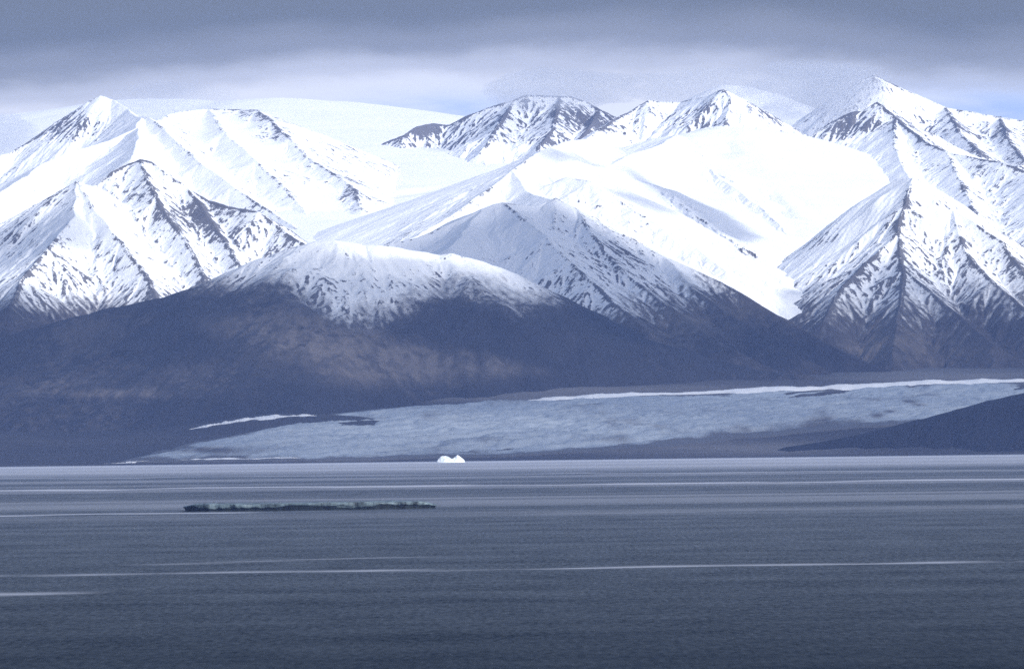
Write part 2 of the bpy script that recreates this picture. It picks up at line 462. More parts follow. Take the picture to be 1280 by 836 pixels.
# middle pyramid in the cloud's shade
mountain('mountain', [
    dict(p=[(440, 325, 24200), (470, 312, 24400), (497, 303, 24500), (520, 297, 24600), (545, 288, 24700), (575, 274, 24800), (602, 261, 24900), (618, 256, 24950), (630, 253, 25000), (650, 256, 25100), (670, 258, 25150), (684, 252, 25200), (695, 247, 25200)], s=0.6, rock=0.05, e=0.5),
    dict(p=[(695, 247, 25200), (708, 254, 25200), (722, 262, 25150), (745, 274, 25100), (762, 286, 25000), (800, 304, 24900), (830, 320, 24800), (865, 336, 24700), (900, 352, 24600), (950, 381, 24400), (985, 402, 24250), (1020, 421, 24100), (1060, 443, 23950), (1125, 468, 23750), (1180, 480, 23600)], s=0.6, rock=0.12, e=0.6),
    dict(p=[(630, 253, 25000), (655, 272, 24700), (680, 295, 24450), (710, 325, 24150), (740, 352, 23900), (775, 385, 23600), (810, 415, 23300)], s=0.56, rock=0.2, e=0.7),
    dict(p=[(722, 262, 25150), (745, 300, 24700), (775, 335, 24350), (805, 360, 24100), (840, 385, 23850), (880, 415, 23550), (920, 440, 23300)], s=0.56, rock=0.2, e=0.8),
    dict(p=[(830, 320, 24800), (870, 365, 24350), (920, 400, 24000), (980, 435, 23650)], s=0.56, rock=0.14, e=0.8),
    dict(p=[(602, 261, 24900), (585, 285, 24600), (560, 310, 24300)], s=0.5, rock=0.0, e=0.4),
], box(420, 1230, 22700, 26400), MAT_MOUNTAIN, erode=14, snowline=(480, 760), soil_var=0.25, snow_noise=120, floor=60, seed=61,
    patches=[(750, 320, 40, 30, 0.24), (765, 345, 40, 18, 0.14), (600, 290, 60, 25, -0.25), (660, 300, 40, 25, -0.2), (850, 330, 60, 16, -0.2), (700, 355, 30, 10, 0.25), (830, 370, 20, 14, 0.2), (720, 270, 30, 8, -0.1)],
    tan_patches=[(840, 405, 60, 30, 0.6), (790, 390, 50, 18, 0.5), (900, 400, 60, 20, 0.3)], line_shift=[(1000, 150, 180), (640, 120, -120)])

# the dark fell in front
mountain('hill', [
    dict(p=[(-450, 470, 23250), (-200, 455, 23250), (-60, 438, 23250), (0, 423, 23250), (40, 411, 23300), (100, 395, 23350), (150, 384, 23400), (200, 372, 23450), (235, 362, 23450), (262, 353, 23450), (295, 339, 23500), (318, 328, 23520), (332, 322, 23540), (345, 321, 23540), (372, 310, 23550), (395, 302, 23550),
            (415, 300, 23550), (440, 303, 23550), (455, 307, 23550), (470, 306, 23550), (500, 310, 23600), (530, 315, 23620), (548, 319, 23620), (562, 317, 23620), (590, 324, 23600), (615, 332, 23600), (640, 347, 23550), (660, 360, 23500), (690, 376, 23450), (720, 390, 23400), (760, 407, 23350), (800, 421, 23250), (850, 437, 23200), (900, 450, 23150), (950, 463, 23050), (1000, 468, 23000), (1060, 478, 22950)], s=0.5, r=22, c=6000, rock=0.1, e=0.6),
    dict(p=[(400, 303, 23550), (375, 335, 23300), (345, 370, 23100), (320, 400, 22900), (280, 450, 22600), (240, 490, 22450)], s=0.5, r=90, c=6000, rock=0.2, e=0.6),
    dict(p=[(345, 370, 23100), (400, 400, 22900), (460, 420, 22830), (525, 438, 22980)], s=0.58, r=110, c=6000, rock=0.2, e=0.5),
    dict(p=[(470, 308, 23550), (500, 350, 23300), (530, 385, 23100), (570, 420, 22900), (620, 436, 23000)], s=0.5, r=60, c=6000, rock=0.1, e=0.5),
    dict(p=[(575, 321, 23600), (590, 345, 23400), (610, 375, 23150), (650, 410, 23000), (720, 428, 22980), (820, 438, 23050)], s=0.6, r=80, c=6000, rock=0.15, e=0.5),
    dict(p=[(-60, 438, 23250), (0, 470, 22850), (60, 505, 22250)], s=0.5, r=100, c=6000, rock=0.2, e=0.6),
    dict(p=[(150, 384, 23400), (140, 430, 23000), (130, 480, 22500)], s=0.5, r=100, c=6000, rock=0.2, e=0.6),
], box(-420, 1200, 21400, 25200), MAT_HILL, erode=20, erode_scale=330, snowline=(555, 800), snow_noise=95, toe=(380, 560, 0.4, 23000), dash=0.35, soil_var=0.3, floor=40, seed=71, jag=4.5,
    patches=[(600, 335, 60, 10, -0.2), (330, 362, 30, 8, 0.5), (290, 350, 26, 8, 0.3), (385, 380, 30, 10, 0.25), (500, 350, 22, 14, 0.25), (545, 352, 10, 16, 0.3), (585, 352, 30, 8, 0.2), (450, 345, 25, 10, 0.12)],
    tan_patches=[(400, 428, 80, 26, 0.9), (540, 452, 100, 20, 0.9), (470, 470, 80, 12, 0.6), (140, 492, 60, 5, 1.0), (60, 480, 70, 10, 0.4), (300, 408, 60, 16, 0.5), (250, 470, 60, 18, 0.4), (620, 462, 60, 9, 0.5), (720, 415, 120, 32, -1.2), (500, 395, 40, 16, -0.6), (180, 430, 80, 24, -0.3)],  # thin sun painted into the tan flank; negative spots keep the cloud-shaded face dark
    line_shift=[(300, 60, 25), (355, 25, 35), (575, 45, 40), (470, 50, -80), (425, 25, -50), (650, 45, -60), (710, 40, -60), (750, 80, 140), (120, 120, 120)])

# dark promontory on the right
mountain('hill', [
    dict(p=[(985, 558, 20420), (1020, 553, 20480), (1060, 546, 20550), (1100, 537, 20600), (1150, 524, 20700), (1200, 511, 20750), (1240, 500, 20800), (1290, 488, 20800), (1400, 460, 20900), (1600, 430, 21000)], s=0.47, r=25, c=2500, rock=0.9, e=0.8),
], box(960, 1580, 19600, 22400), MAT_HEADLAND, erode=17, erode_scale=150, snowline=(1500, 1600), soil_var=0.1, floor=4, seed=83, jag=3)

# ------------------------------------------------------------------ low ground and glacier
def base_height(X, Y):
    z = np.interp(Y, [20100, 20200, 20500, 21000, 21500, 22000, 22450, 22700, 23000, 24000, 26000, 30000, 90000],
                  [-4, 3, 32, 96, 148, 184, 212, 270, 298, 336, 420, 500, 500])
    zl = np.interp(Y, [20100, 20200, 20500, 21000, 21500, 22500, 24000, 26000, 30000, 90000],
                   [-4, 3, 30, 78, 112, 130, 200, 400, 500, 500])
    px = 640 + np.asarray(X) / Y * F
    return zl + (z - zl) * smooth(60, 480, px)


def ground_material():
    m = NT('gravel_plain')
    p = m.pos()
    fine = m.noise(p, 0.02, 6, 0.65)
    stripe = m.noise(m.scaled(p, 0.002, 0.012, 0.002), 1.0, 5, 0.6)
    dark = m.mix(fine, (0.045, 0.045, 0.055), (0.085, 0.082, 0.09))
    pale = m.mix(fine, (0.14, 0.135, 0.14), (0.26, 0.245, 0.24))
    f = m.math('ADD', m.attr('pale'), m.math('MULTIPLY', m.math('SUBTRACT', stripe, 0.5), 0.8), clamp=True)
    c = m.mix(f, dark, pale)
    b = m.n('BsdfPrincipled', Base__Color=c, Roughness=0.95)
    b.inputs['Specular IOR Level'].default_value = 0.1
    m.surface(b.outputs[0])
    return m.mat


gx_ = np.concatenate([np.arange(-40000, -2600, 700), np.arange(-2600, 2800, 14), np.arange(2800, 40001, 700)]).astype(float)
gy_ = np.concatenate([np.arange(20080, 23800, 12), np.arange(23800, 30000, 300), np.arange(30000, 90001, 4000)]).astype(float)
GX, GY = np.meshgrid(gx_, gy_)
GZ = base_height(GX, GY) + fbm(GX, GY, 260, 4, 91) * 6 * smooth(20150, 20500, GY)
# shoreline wanders a little
GZ = GZ + fbm(GX, GY, 500, 3, 95) * 1.6
gpx, gpy = pixel(GX, GY, GZ)
# hummocky moraine on the left
left = 1 - smooth(-60, 330, gpx)
bpx = 640 + GX / GY * F
GZ = GZ + 42 * np.exp(-((bpx - 350) / 120) ** 2 - ((GY - 21420) / 230) ** 2)
GZ = GZ + left * (7 * fbm(GX, GY, 120, 4, 97) * smooth(20250, 20600, GY))
gpx, gpy = pixel(GX, GY, GZ)
pale = np.zeros_like(GZ)
for (qx, qy, rx, ry, a) in [(610, 494, 130, 9, 1.2), (800, 486, 160, 8, 0.8), (1180, 468, 150, 10, 1.0), (820, 558, 150, 12, 0.8), (980, 560, 90, 8, 0.8), (1150, 480, 200, 10, 0.3)]:
    pale += a * np.exp(-((gpx - qx) / rx) ** 2 - ((gpy - qy) / ry) ** 2)
link('ground', grid_mesh('ground', gx_, gy_, GZ, dict(pale=pale), ground_material()), 'structure')

# glacier
def poly_sd(X, Y, pts):
    """signed distance to a polygon, positive inside"""
    n = len(pts)
    d = np.full(X.shape, 1e12)
    inside = np.zeros(X.shape, bool)
    for i in range(n):
        ax, ay = pts[i]
        bx, by = pts[(i + 1) % n]
        ux, uy = bx - ax, by - ay
        t = np.clip(((X - ax) * ux + (Y - ay) * uy) / (ux * ux + uy * uy + 1e-9), 0, 1)
        d = np.minimum(d, (X - ax - t * ux) ** 2 + (Y - ay - t * uy) ** 2)
        c = (ay > Y) != (by > Y)
        xi = ax + (Y - ay) / (by - ay if by != ay else 1e-9) * ux
        inside ^= c & (X < xi)
    return np.where(inside, 1, -1) * np.sqrt(d)


def fx(px, Y):
    return ((px - 640) / F * Y, Y)


def glacier_material():
    m = NT('old_glacier_ice')
    p = m.pos()
    fine = m.noise(p, 0.03, 6, 0.65)
    flow = m.noise(m.scaled(p, 0.004, 0.0016, 0.004), 1.0, 6, 0.6)
    c = m.mix(fine, (0.28, 0.335, 0.40), (0.52, 0.58, 0.64))
    dirt = m.n('MapRange', Value=m.math('ADD', flow, m.math('MULTIPLY', m.attr('dirt'), 0.6)), i1=0.52, i2=0.8, _interpolation_type='SMOOTHSTEP').outputs[0]
    c = m.mix(dirt, c, (0.12, 0.12, 0.13))
    bump = m.n('Bump', Height=m.noise(p, 0.06, 6, 0.65), Strength=0.6, Distance=8.0).outputs[0]
    b = m.n('BsdfPrincipled', Base__Color=c, Roughness=0.7, Normal=bump)
    m.surface(b.outputs[0])
    return m.mat


gl = [fx(140, 20260), fx(250, 20230), (fx(400, 20230)), fx(560, 20270), fx(700, 20400), fx(830, 20560), fx(960, 20800), fx(1080, 21050), fx(1300, 21400), fx(1700, 21900),
      fx(1750, 22950), fx(1280, 22760), fx(1000, 22640), fx(760, 22560), fx(640, 22480), fx(500, 22250), fx(420, 21900), fx(330, 21350), fx(240, 20850), fx(180, 20480)]
lx = np.arange(-1600, 3600, 7.0)
ly = np.arange(20180, 23100, 7.0)
LX, LY = np.meshgrid(lx, ly)
wob = 60 * fbm(LX, LY, 260, 4, 111)
sd = poly_sd(LX + wob, LY + 60 * fbm(LX, LY, 260, 4, 117), gl)
lpx = 640 + LX / LY * F
thick = (15 + 26 * (1 - smooth(300, 470, lpx))) * (1 - np.exp(-np.maximum(sd, 0) / 260.0)) * smooth(-2, 30, sd)
base = base_height(LX, LY)
hum = fbm(LX, LY * 0.8, 330, 3, 121)
along, across = LX * 0.86 + LY * 0.5, LY * 0.86 - LX * 0.5
ridge = 1 - np.abs(fbm(along * 0.28, across + 30 * fbm(LX, LY, 300, 2, 125), 75, 4, 127))
GLZ = base + thick + smooth(0, 200, sd) * (10 * hum + 46 * (ridge - 0.8) + 5.0 * fbm(LX, LY, 25, 3, 133)) + np.where(sd < 0, -10 + sd * 0.05, 0) + 4
dpx, dpy = pixel(LX, LY, GLZ)
dirt = np.zeros_like(GLZ)
for (qx, qy, rx, ry, a) in [(260, 562, 40, 4, 0.5), (1136, 502, 9, 2, 0.5), (1148, 506, 9, 2, 0.5), (1112, 514, 12, 2.5, 0.5), (1098, 519, 10, 3, 0.5), (700, 548, 160, 5, 0.2), (960, 540, 120, 8, 0.4), (1020, 530, 100, 8, 0.3)]:
    dirt += a * np.exp(-((dpx - qx) / rx) ** 2 - ((dpy - qy) / ry) ** 2)
dirt += 0.75 * (1 - smooth(0, 130, sd + 60 * fbm(LX, LY, 90, 4, 137)))
link('glacier', grid_mesh('glacier', lx, ly, GLZ, dict(dirt=dirt), glacier_material(), keep=sd > -8), 'structure')


# bands of clean snow along the glacier's far margin
def snow_material():
    m = NT('clean_snow')
    f = m.noise(m.pos(), 0.03, 5, 0.6)
    c = m.mix(f, (0.82, 0.85, 0.90), (0.93, 0.94, 0.95))
    b = m.n('BsdfPrincipled', Base__Color=c, Roughness=0.8)
    m.surface(b.outputs[0])
    return m.mat


MAT_SNOW = snow_material()


def snow_band(pts, width, seed, lift=7.0):
    """a low bank of snow along a line on the ground"""
    P = [(*fx(a, b), w) for a, b, w in pts]
    n = 260
    s = np.linspace(0, len(P) - 1, n)
    cx = np.interp(s, range(len(P)), [p[0] for p in P])
    cy = np.interp(s, range(len(P)), [p[1] for p in P])
    cw = np.interp(s, range(len(P)), [p[2] for p in P]) * width * (0.75 + 0.45 * vnoise(s * 4.3, s * 0, seed))
    m = 9
    verts, faces = [], []
    for i in range(n):
        for j in range(m):
            v = j / (m - 1) * 2 - 1
            x, y = cx[i], cy[i] + v * cw[i]
            z = snow_ground(x, y) + (lift + 4 * vnoise(np.array(s[i] * 6.0), np.array(j * 0.7), seed + 3)) * (1 - v * v) * min(1, cw[i] / 20) - 3 * (v * v)
            verts.append((x, y, float(z)))
    for i in range(n - 1):
        for j in range(m - 1):
            a = i * m + j
            faces.append((a, a + m, a + m + 1, a + 1))
    me = bpy.data.meshes.new('snow_bank')
    me.from_pydata(verts, [], faces)
    me.polygons.foreach_set('use_smooth', [True] * len(faces))
    me.materials.append(MAT_SNOW)
    return link('snow_bank', me, 'structure')


def snow_ground(x, y):
    i = int(np.clip(round((x - lx[0]) / 7.0), 0, len(lx) - 1))
    j = int(np.clip(round((y - ly[0]) / 7.0), 0, len(ly) - 1))
    a = GLZ[j, i] if sd[j, i] > 0 else -1e9
    i2 = int(np.argmin(np.abs(gx_ - x)))
    j2 = int(np.argmin(np.abs(gy_ - y)))
    return max(a, GZ[j2, i2])


snow_band([(630, 22440, 0.2), (690, 22480, 0.8), (760, 22520, 1.0), (900, 22570, 1.1), (1000, 22610, 1.2), (1140, 22660, 1.2), (1280, 22710, 1.0), (1450, 22760, 1.0)], 32, 5, lift=11)
snow_band([(235, 21300, 0.2), (265, 21330, 0.9), (310, 21350, 1.0), (360, 21370, 0.8), (395, 21390, 0.2)], 42, 9, lift=5)
snow_band([(225, 20255, 0.2), (260, 20262, 1.0), (330, 20262, 0.9), (375, 20262, 0.2)], 14, 15, lift=3)
snow_band([(128, 20245, 0.2), (150, 20250, 1.0), (190, 20250, 0.2)], 12, 19, lift=3)

# ------------------------------------------------------------------ water
def water_material():
    m = NT('sea_water')
    p = m.pos()
    ripple = m.noise(m.scaled(p, 0.22, 0.035, 0.1), 1.0, 5, 0.75)
    gust = m.noise(m.scaled(p, 0.012, 0.006, 0.1), 1.0, 5, 0.65)
    band = m.noise(m.scaled(p, 0.0006, 0.006, 0.1), 1.0, 4, 0.6)
    slick = m.attr('slick')
    # choppy water turns its faces to the viewer and mirrors little; calm water mirrors most of what is behind it
    r = m.math('MULTIPLY_ADD', m.math('SUBTRACT', ripple, 0.5), 1.9, 0.5)
    r = m.math('MULTIPLY_ADD', m.math('SUBTRACT', gust, 0.5), 0.7, r)
    r = m.math('MULTIPLY_ADD', m.math('SUBTRACT', band, 0.5), 0.6, r)
    chop = m.n('MapRange', Value=r, i1=0.1, i2=0.95, i3=0.06, i4=0.56).outputs[0]
    facing = m.n('LayerWeight', Blend=0.5).outputs['Facing']
    chop = m.math('MULTIPLY', chop, m.math('MULTIPLY_ADD', m.math('SUBTRACT', 1.0, facing), -19.0, 1.0, clamp=True))
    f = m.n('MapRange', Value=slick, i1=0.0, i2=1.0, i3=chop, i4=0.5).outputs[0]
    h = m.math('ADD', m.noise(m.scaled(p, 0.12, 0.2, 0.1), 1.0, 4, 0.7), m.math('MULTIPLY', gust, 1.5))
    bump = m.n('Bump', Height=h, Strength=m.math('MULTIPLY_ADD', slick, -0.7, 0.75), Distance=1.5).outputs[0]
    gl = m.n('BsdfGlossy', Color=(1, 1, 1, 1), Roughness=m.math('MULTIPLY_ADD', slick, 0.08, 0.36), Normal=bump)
    sheen_col = m.mix(slick, (0.010, 0.016, 0.026), (0.36, 0.365, 0.42))      # bright reflection of the calm lanes, painted in as pale colour
    d = m.n('BsdfDiffuse', Color=sheen_col)
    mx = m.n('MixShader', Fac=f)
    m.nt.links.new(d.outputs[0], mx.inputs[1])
    m.nt.links.new(gl.outputs[0], mx.inputs[2])
    m.surface(mx.outputs[0])
    return m.mat


wy = np.concatenate([[-60000, -20000, -4000, 0, 1200], np.arange(1600, 3000, 40), np.arange(3000, 6000, 30), np.arange(6000, 20500, 25), [20500.0]])
wx = np.concatenate([[-60000, -20000, -8000, -4000], np.arange(-2400, 2401, 60), [4000, 8000, 20000, 60000]]).astype(float)
WX, WY = np.meshgrid(wx, wy)
sl = np.zeros_like(WX)
hpx, hpy = pixel(WX, WY, np.zeros_like(WX))


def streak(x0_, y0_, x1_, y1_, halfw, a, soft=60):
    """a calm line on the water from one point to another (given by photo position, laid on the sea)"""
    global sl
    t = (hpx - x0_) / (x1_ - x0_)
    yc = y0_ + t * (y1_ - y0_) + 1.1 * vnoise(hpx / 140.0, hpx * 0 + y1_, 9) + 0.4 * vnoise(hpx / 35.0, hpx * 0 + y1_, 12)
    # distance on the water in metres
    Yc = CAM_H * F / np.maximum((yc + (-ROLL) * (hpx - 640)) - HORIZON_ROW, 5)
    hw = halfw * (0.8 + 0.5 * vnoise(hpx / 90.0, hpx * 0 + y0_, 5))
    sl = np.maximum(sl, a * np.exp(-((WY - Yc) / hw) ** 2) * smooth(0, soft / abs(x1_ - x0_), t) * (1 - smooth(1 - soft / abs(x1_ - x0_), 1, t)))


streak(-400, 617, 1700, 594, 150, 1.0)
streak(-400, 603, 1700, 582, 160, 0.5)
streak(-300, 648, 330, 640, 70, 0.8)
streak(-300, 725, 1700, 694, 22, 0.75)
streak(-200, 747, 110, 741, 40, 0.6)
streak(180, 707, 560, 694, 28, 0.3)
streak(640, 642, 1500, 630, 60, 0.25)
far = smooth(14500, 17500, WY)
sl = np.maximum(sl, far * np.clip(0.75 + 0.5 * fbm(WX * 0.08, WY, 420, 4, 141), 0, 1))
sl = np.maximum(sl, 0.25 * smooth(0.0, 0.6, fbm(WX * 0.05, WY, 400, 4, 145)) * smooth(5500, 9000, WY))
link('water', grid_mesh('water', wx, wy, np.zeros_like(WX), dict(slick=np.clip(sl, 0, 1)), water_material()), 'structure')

# ------------------------------------------------------------------ icebergs
def ice_material(name, a, b_, scale, spec=0.4, rough=0.5):
    m = NT(name)
    p = m.pos()
    f = m.noise(m.scaled(p, scale, scale, scale * 0.35), 1.0, 6, 0.65)
    f = m.n('MapRange', Value=f, i1=0.38, i2=0.62).outputs[0]
    c = m.mix(f, a, b_)
    bump = m.n('Bump', Height=m.noise(p, 0.35, 4, 0.6), Strength=0.5, Distance=1.0).outputs[0]
    b = m.n('BsdfPrincipled', Base__Color=c, Roughness=rough, Normal=bump)
    b.inputs['Specular IOR Level'].default_value = spec
    m.surface(b.outputs[0])
    return m.mat


MAT_ICE_WHITE = ice_material('white_berg_ice', (0.62, 0.70, 0.76), (0.84, 0.87, 0.89), 0.08)
MAT_ICE_GREY = ice_material('grey_blue_ice', (0.008, 0.014, 0.016), (0.15, 0.205, 0.23), 0.075)
MAT_ICE_DARK = ice_material('wet_dark_ice', (0.004, 0.006, 0.007), (0.02, 0.028, 0.03), 0.1, spec=0.2, rough=0.6)
MAT_ICE_TOP = ice_material('weathered_ice_top', (0.36, 0.42, 0.45), (0.6, 0.64, 0.66), 0.03)


def ring_body(name, rings, mat, parent, cap=True, sub=1):
    """stack of outline rings -> one closed mesh"""
    n = len(rings[0])
    verts = [v for r in rings for v in r]
    faces = []
    for k in range(len(rings) - 1):
        for i in range(n):
            a, b = k * n + i, k * n + (i + 1) % n
            faces.append((a, b, b + n, a + n))
    faces.append(tuple(range(n - 1, -1, -1)))
    top = (len(rings) - 1) * n
    c = np.mean(np.array(rings[-1]), 0)
    verts.append(tuple(c))
    for i in range(n):
        faces.append((top + i, top + (i + 1) % n, len(verts) - 1))
    me = bpy.data.meshes.new(name)
    me.from_pydata(verts, [], faces)
    me.materials.append(mat)
    return link(name, me, parent=parent)


def iceberg_table():
    xa, ya, _ = world(230, 641, 8480)
    xb, yb, _ = world(546, 634, 8480)
    cx, cy = (xa + xb) / 2, 8480.0
    root = bpy.data.objects.new('iceberg', None)
    col.objects.link(root)
    root.location = (cx, cy, 0)
    L = (xb - xa) / 2
    n = 220
    th = np.linspace(0, 2 * np.pi, n, endpoint=False)
    c, s = np.cos(th), np.sin(th)
    # long flat outline, blunt on the left, tapering on the right
    ex = np.sign(c) * np.abs(c) ** 0.55 * L
    ey = np.sign(s) * np.abs(s) ** 0.6 * 75 * (1 - 0.45 * smooth(0.3, 1, ex / L))
    nz = fbm(ex + 900, ey + 300, 26, 4, 151, 0.6)
    ex = ex + 3 * nz * c
    ey = ey + 6 * nz * np.sign(s)
    hb = 10.6 + 0.8 * vnoise(ex / 40, ey / 60, 155) + 0.35 * vnoise(ex / 9, ey / 20, 157) - 5 * smooth(0.86, 1.0, ex / L) - 3 * smooth(-0.9, -1.0, ex / L)
    notch = 5.4 + 2.4 * vnoise(ex / 22, ey / 50, 161) + 1.5 * vnoise(ex / 7, ey / 20, 163)
    notch = np.clip(notch, 1.0, hb - 2.5)
    body = []
    for k, (ox, f) in enumerate([(0.0, 0.0), (0.8, 0.15), (1.0, 0.45), (0.9, 0.8), (0.2, 1.0), (-6, 1.03), (-20, 1.06)]):
        z = notch + (hb - notch) * f
        body.append([(float(ex[i] + ox * c[i]), float(ey[i] + ox * s[i] + 0.7 * vnoise(np.array(ex[i] / 4.0), np.array(z[i] / 3.0), 171)), float(z[i])) for i in range(n)])
    ring_body('ice_slab', body, MAT_ICE_GREY, root)
    inner = []
    for k, (ox, z) in enumerate([(0.4, -3.0), (-0.6, 0.4), (-2.0, 1.5), (-0.8, None), (-6, None)]):
        zz = notch + 0.05 + (0.4 if k == 4 else 0) if z is None else np.full(n, z)
        inner.append([(float(ex[i] + ox * c[i]), float(ey[i] + ox * s[i]), float(zz[i])) for i in range(n)])
    ring_body('undercut_base', inner, MAT_ICE_DARK, root)
    root['label'] = 'long flat grey iceberg with a black undercut edge floating on the dark water'
    root['category'] = 'iceberg'
    return root


iceberg_table()


def iceberg_small():
    Y0 = 19500.0
    cxw, _, _ = world(563.5, 576, Y0)
    k = Y0 / F
    prof = [(-18.6, 0), (-17.4, 2.2), (-15.6, 4.4), (-13.5, 6.4), (-12.5, 7.6), (-10, 8.1), (-7, 8.2), (-4, 7.6), (-1.5, 6.2), (0.2, 4.9), (2.2, 4.6), (4.3, 5.9), (6.5, 7.8), (8.4, 9.3), (9.6, 8.4),
            (11.4, 7.2), (13.6, 5.6), (15.5, 4.3), (17, 2.4), (17.6, 0)]
    pxs = np.array([a for a, b in prof]) * k
    pzs = np.array([b for a, b in prof]) * k
    n, m = 90, 41
    xs = np.linspace(pxs[0], pxs[-1], n)
    crest = np.interp(xs, pxs, pzs)
    verts, faces = [], []
    for i in range(n):
        half = 26 * (max(0.0, 1 - ((xs[i]) / (pxs[-1] * 1.04)) ** 2)) ** 0.5 + 1
        for j in range(m):
            v = j / (m - 1) * 2 - 1
            y = v * half
            f = max(0.0, 1 - abs(v) ** 1.6)
            fac = float(vnoise(np.array(xs[i] / 9.0), np.array(y / 9.0), 181) + 0.5 * vnoise(np.array(xs[i] / 4.0), np.array(y / 4.0), 183))
            z = crest[i] * f + 3.2 * fac * f * min(1, abs(v) * 3) - (2.0 if abs(v) > 0.99 else 0)
            verts.append((float(xs[i]), float(y), float(z)))
    for i in range(n - 1):
        for j in range(m - 1):
            a = i * m + j
            faces.append((a, a + m, a + m + 1, a + 1))
    me = bpy.data.meshes.new('iceberg')
    me.from_pydata(verts, [], faces)
    me.materials.append(MAT_ICE_WHITE)
    o = link('iceberg', me)
    o.location = (cxw, Y0, 0)
    o['label'] = 'small bright white iceberg with two humps near the far shore below the glacier'
    o['category'] = 'iceberg'


iceberg_small()

# ------------------------------------------------------------------ clouds that throw the shade
CLOUD_Z = 3000.0


def cloud_uv(px, py, Y):
    x, y, z = world(px, py, Y)
    t = (CLOUD_Z - z) / SUN[2]
    return (x + SUN[0] * t, y + SUN[1] * t)


def cloud_material():
    m = NT('grey_cloud')
    f = m.noise(m.pos(), 0.0012, 6, 0.6)
    c = m.mix(f, (0.55, 0.56, 0.58), (0.8, 0.8, 0.8))
    d = m.n('BsdfDiffuse', Color=c)
    t = m.n('BsdfTransparent')
    mx = m.n('MixShader', Fac=m.attr('opacity'))
    m.nt.links.new(t.outputs[0], mx.inputs[1])
    m.nt.links.new(d.outputs[0], mx.inputs[2])
    m.surface(mx.outputs[0])
    return m.mat


MAT_CLOUD = cloud_material()


def cloud(pts, cell, soft, full, seed, wob=250.0, thick=220.0, vary=0.0):
    P = np.array(pts)
    x0, y0 = P.min(0) - 2 * soft - wob
    x1, y1 = P.max(0) + 2 * soft + wob
    xs = np.arange(x0, x1, cell)
    ys = np.arange(y0, y1, cell)
    X, Y = np.meshgrid(xs, ys)
    d = poly_sd(X + wob * fbm(X, Y, 900, 4, seed), Y + wob * fbm(X, Y, 900, 4, seed + 9), [tuple(p) for p in P])
    den = smooth(-soft, soft, d)
    keep = den > 0.004
    top = CLOUD_Z + den * (thick + 0.5 * thick * fbm(X, Y, 700, 4, seed + 20)) + 1
    bot = CLOUD_Z - den * (0.4 * thick + 0.3 * thick * fbm(X, Y, 500, 4, seed + 30)) - 1
    a = full * den * np.clip(1 - vary * (0.5 + 0.9 * fbm(X, Y, 620, 3, seed + 40)), 0.2, 1)
    al = 1 - np.sqrt(np.clip(1 - a, 0, 1))          # two surfaces in the way
    me = grid_mesh('cloud', xs, ys, top, dict(opacity=al), MAT_CLOUD, keep=keep)
    me2 = grid_mesh('cloud_b', xs, ys, bot, dict(opacity=al), MAT_CLOUD, keep=keep)
    import bmesh
    bm = bmesh.new()
    bm.from_mesh(me)
    bm.from_mesh(me2)
    be = [e for e in bm.edges if e.is_boundary]
    bm.to_mesh(me)
    bm.free()
    bpy.data.meshes.remove(me2)
    o = link('cloud', me, 'stuff')
    return o


# the big deck over the sound: its shadow ends on the upper slopes of the front fell
edge = [(-420, 385, 24500), (-100, 372, 24400), (30, 362, 24600), (120, 362, 24500), (190, 372, 23500), (255, 352, 23450), (310, 332, 23480), (360, 318, 23500), (400, 322, 23400), (450, 336, 23350), (520, 338, 23400), (580, 340, 23420), (625, 350, 23400), (660, 366, 23450),
        (760, 408, 23300), (880, 440, 23600), (960, 420, 24100), (1000, 395, 24700), (1070, 345, 25100), (1130, 325, 25200), (1190, 345, 25100), (1260, 380, 24900), (1340, 400, 24700), (1700, 420, 24500)]
deck = [cloud_uv(*e) for e in edge]
near = [cloud_uv(q, 576 - 0.0117 * (q - 640), 19950) for q in (1700, 1280, 900, 600, 300, 0, -420)]
deck = [(near[-1][0] - 7000, deck[0][1] - 500)] + deck + [(near[0][0] + 7000, deck[-1][1] - 500), (near[0][0] + 7000, near[0][1])] + near + [(near[-1][0] - 7000, near[-1][1])]
cloud(deck, 80.0, 200.0, 0.82, 201, wob=90, vary=0.32)
# a smaller cloud over the middle pyramid
face = [(480, 318, 24400), (560, 283, 24750), (625, 258, 24950), (700, 252, 25150), (770, 290, 24950), (870, 340, 24650), (960, 390, 24350), (1060, 445, 23950), (960, 470, 23500), (760, 420, 23100), (640, 360, 23500), (560, 320, 24000)]
cloud([cloud_uv(*e) for e in face], 60.0, 120.0, 0.88, 211, wob=40, thick=120)

# wisps that dapple the middle snow slopes
for pts, op, sd_n in (
        ([(790, 212, 27800), (860, 232, 27300), (915, 250, 27100), (968, 278, 26600), (945, 292, 26300), (895, 288, 26400), (850, 265, 26800), (800, 240, 27300)], 0.75, 221),
        ([(690, 222, 26700), (735, 220, 26700), (790, 240, 26700), (850, 262, 26600), (830, 272, 26300), (760, 250, 26400)], 0.55, 227),
        ([(660, 196, 27200), (720, 198, 27600), (750, 205, 27700), (740, 216, 27400), (680, 208, 27000)], 0.5, 231),
        ([(20, 275, 25900), (100, 300, 25500), (110, 318, 25300), (40, 322, 25200), (-60, 330, 25400)], 0.6, 237)):
    cloud([cloud_uv(*e) for e in pts], 40.0, 70.0, op, sd_n, wob=30, thick=70)

# ------------------------------------------------------------------ cloud clinging to the summits
def veil_material(name, density):
    m = NT(name)
    vol = m.nt.nodes.new('ShaderNodeVolumePrincipled')
    vol.inputs['Color'].default_value = (0.76, 0.78, 0.82, 1)
    vol.inputs['Density'].default_value = density
    vol.inputs['Anisotropy'].default_value = 0.2
    m.nt.links.new(vol.outputs[0], m.out.inputs['Volume'])
    return m.mat


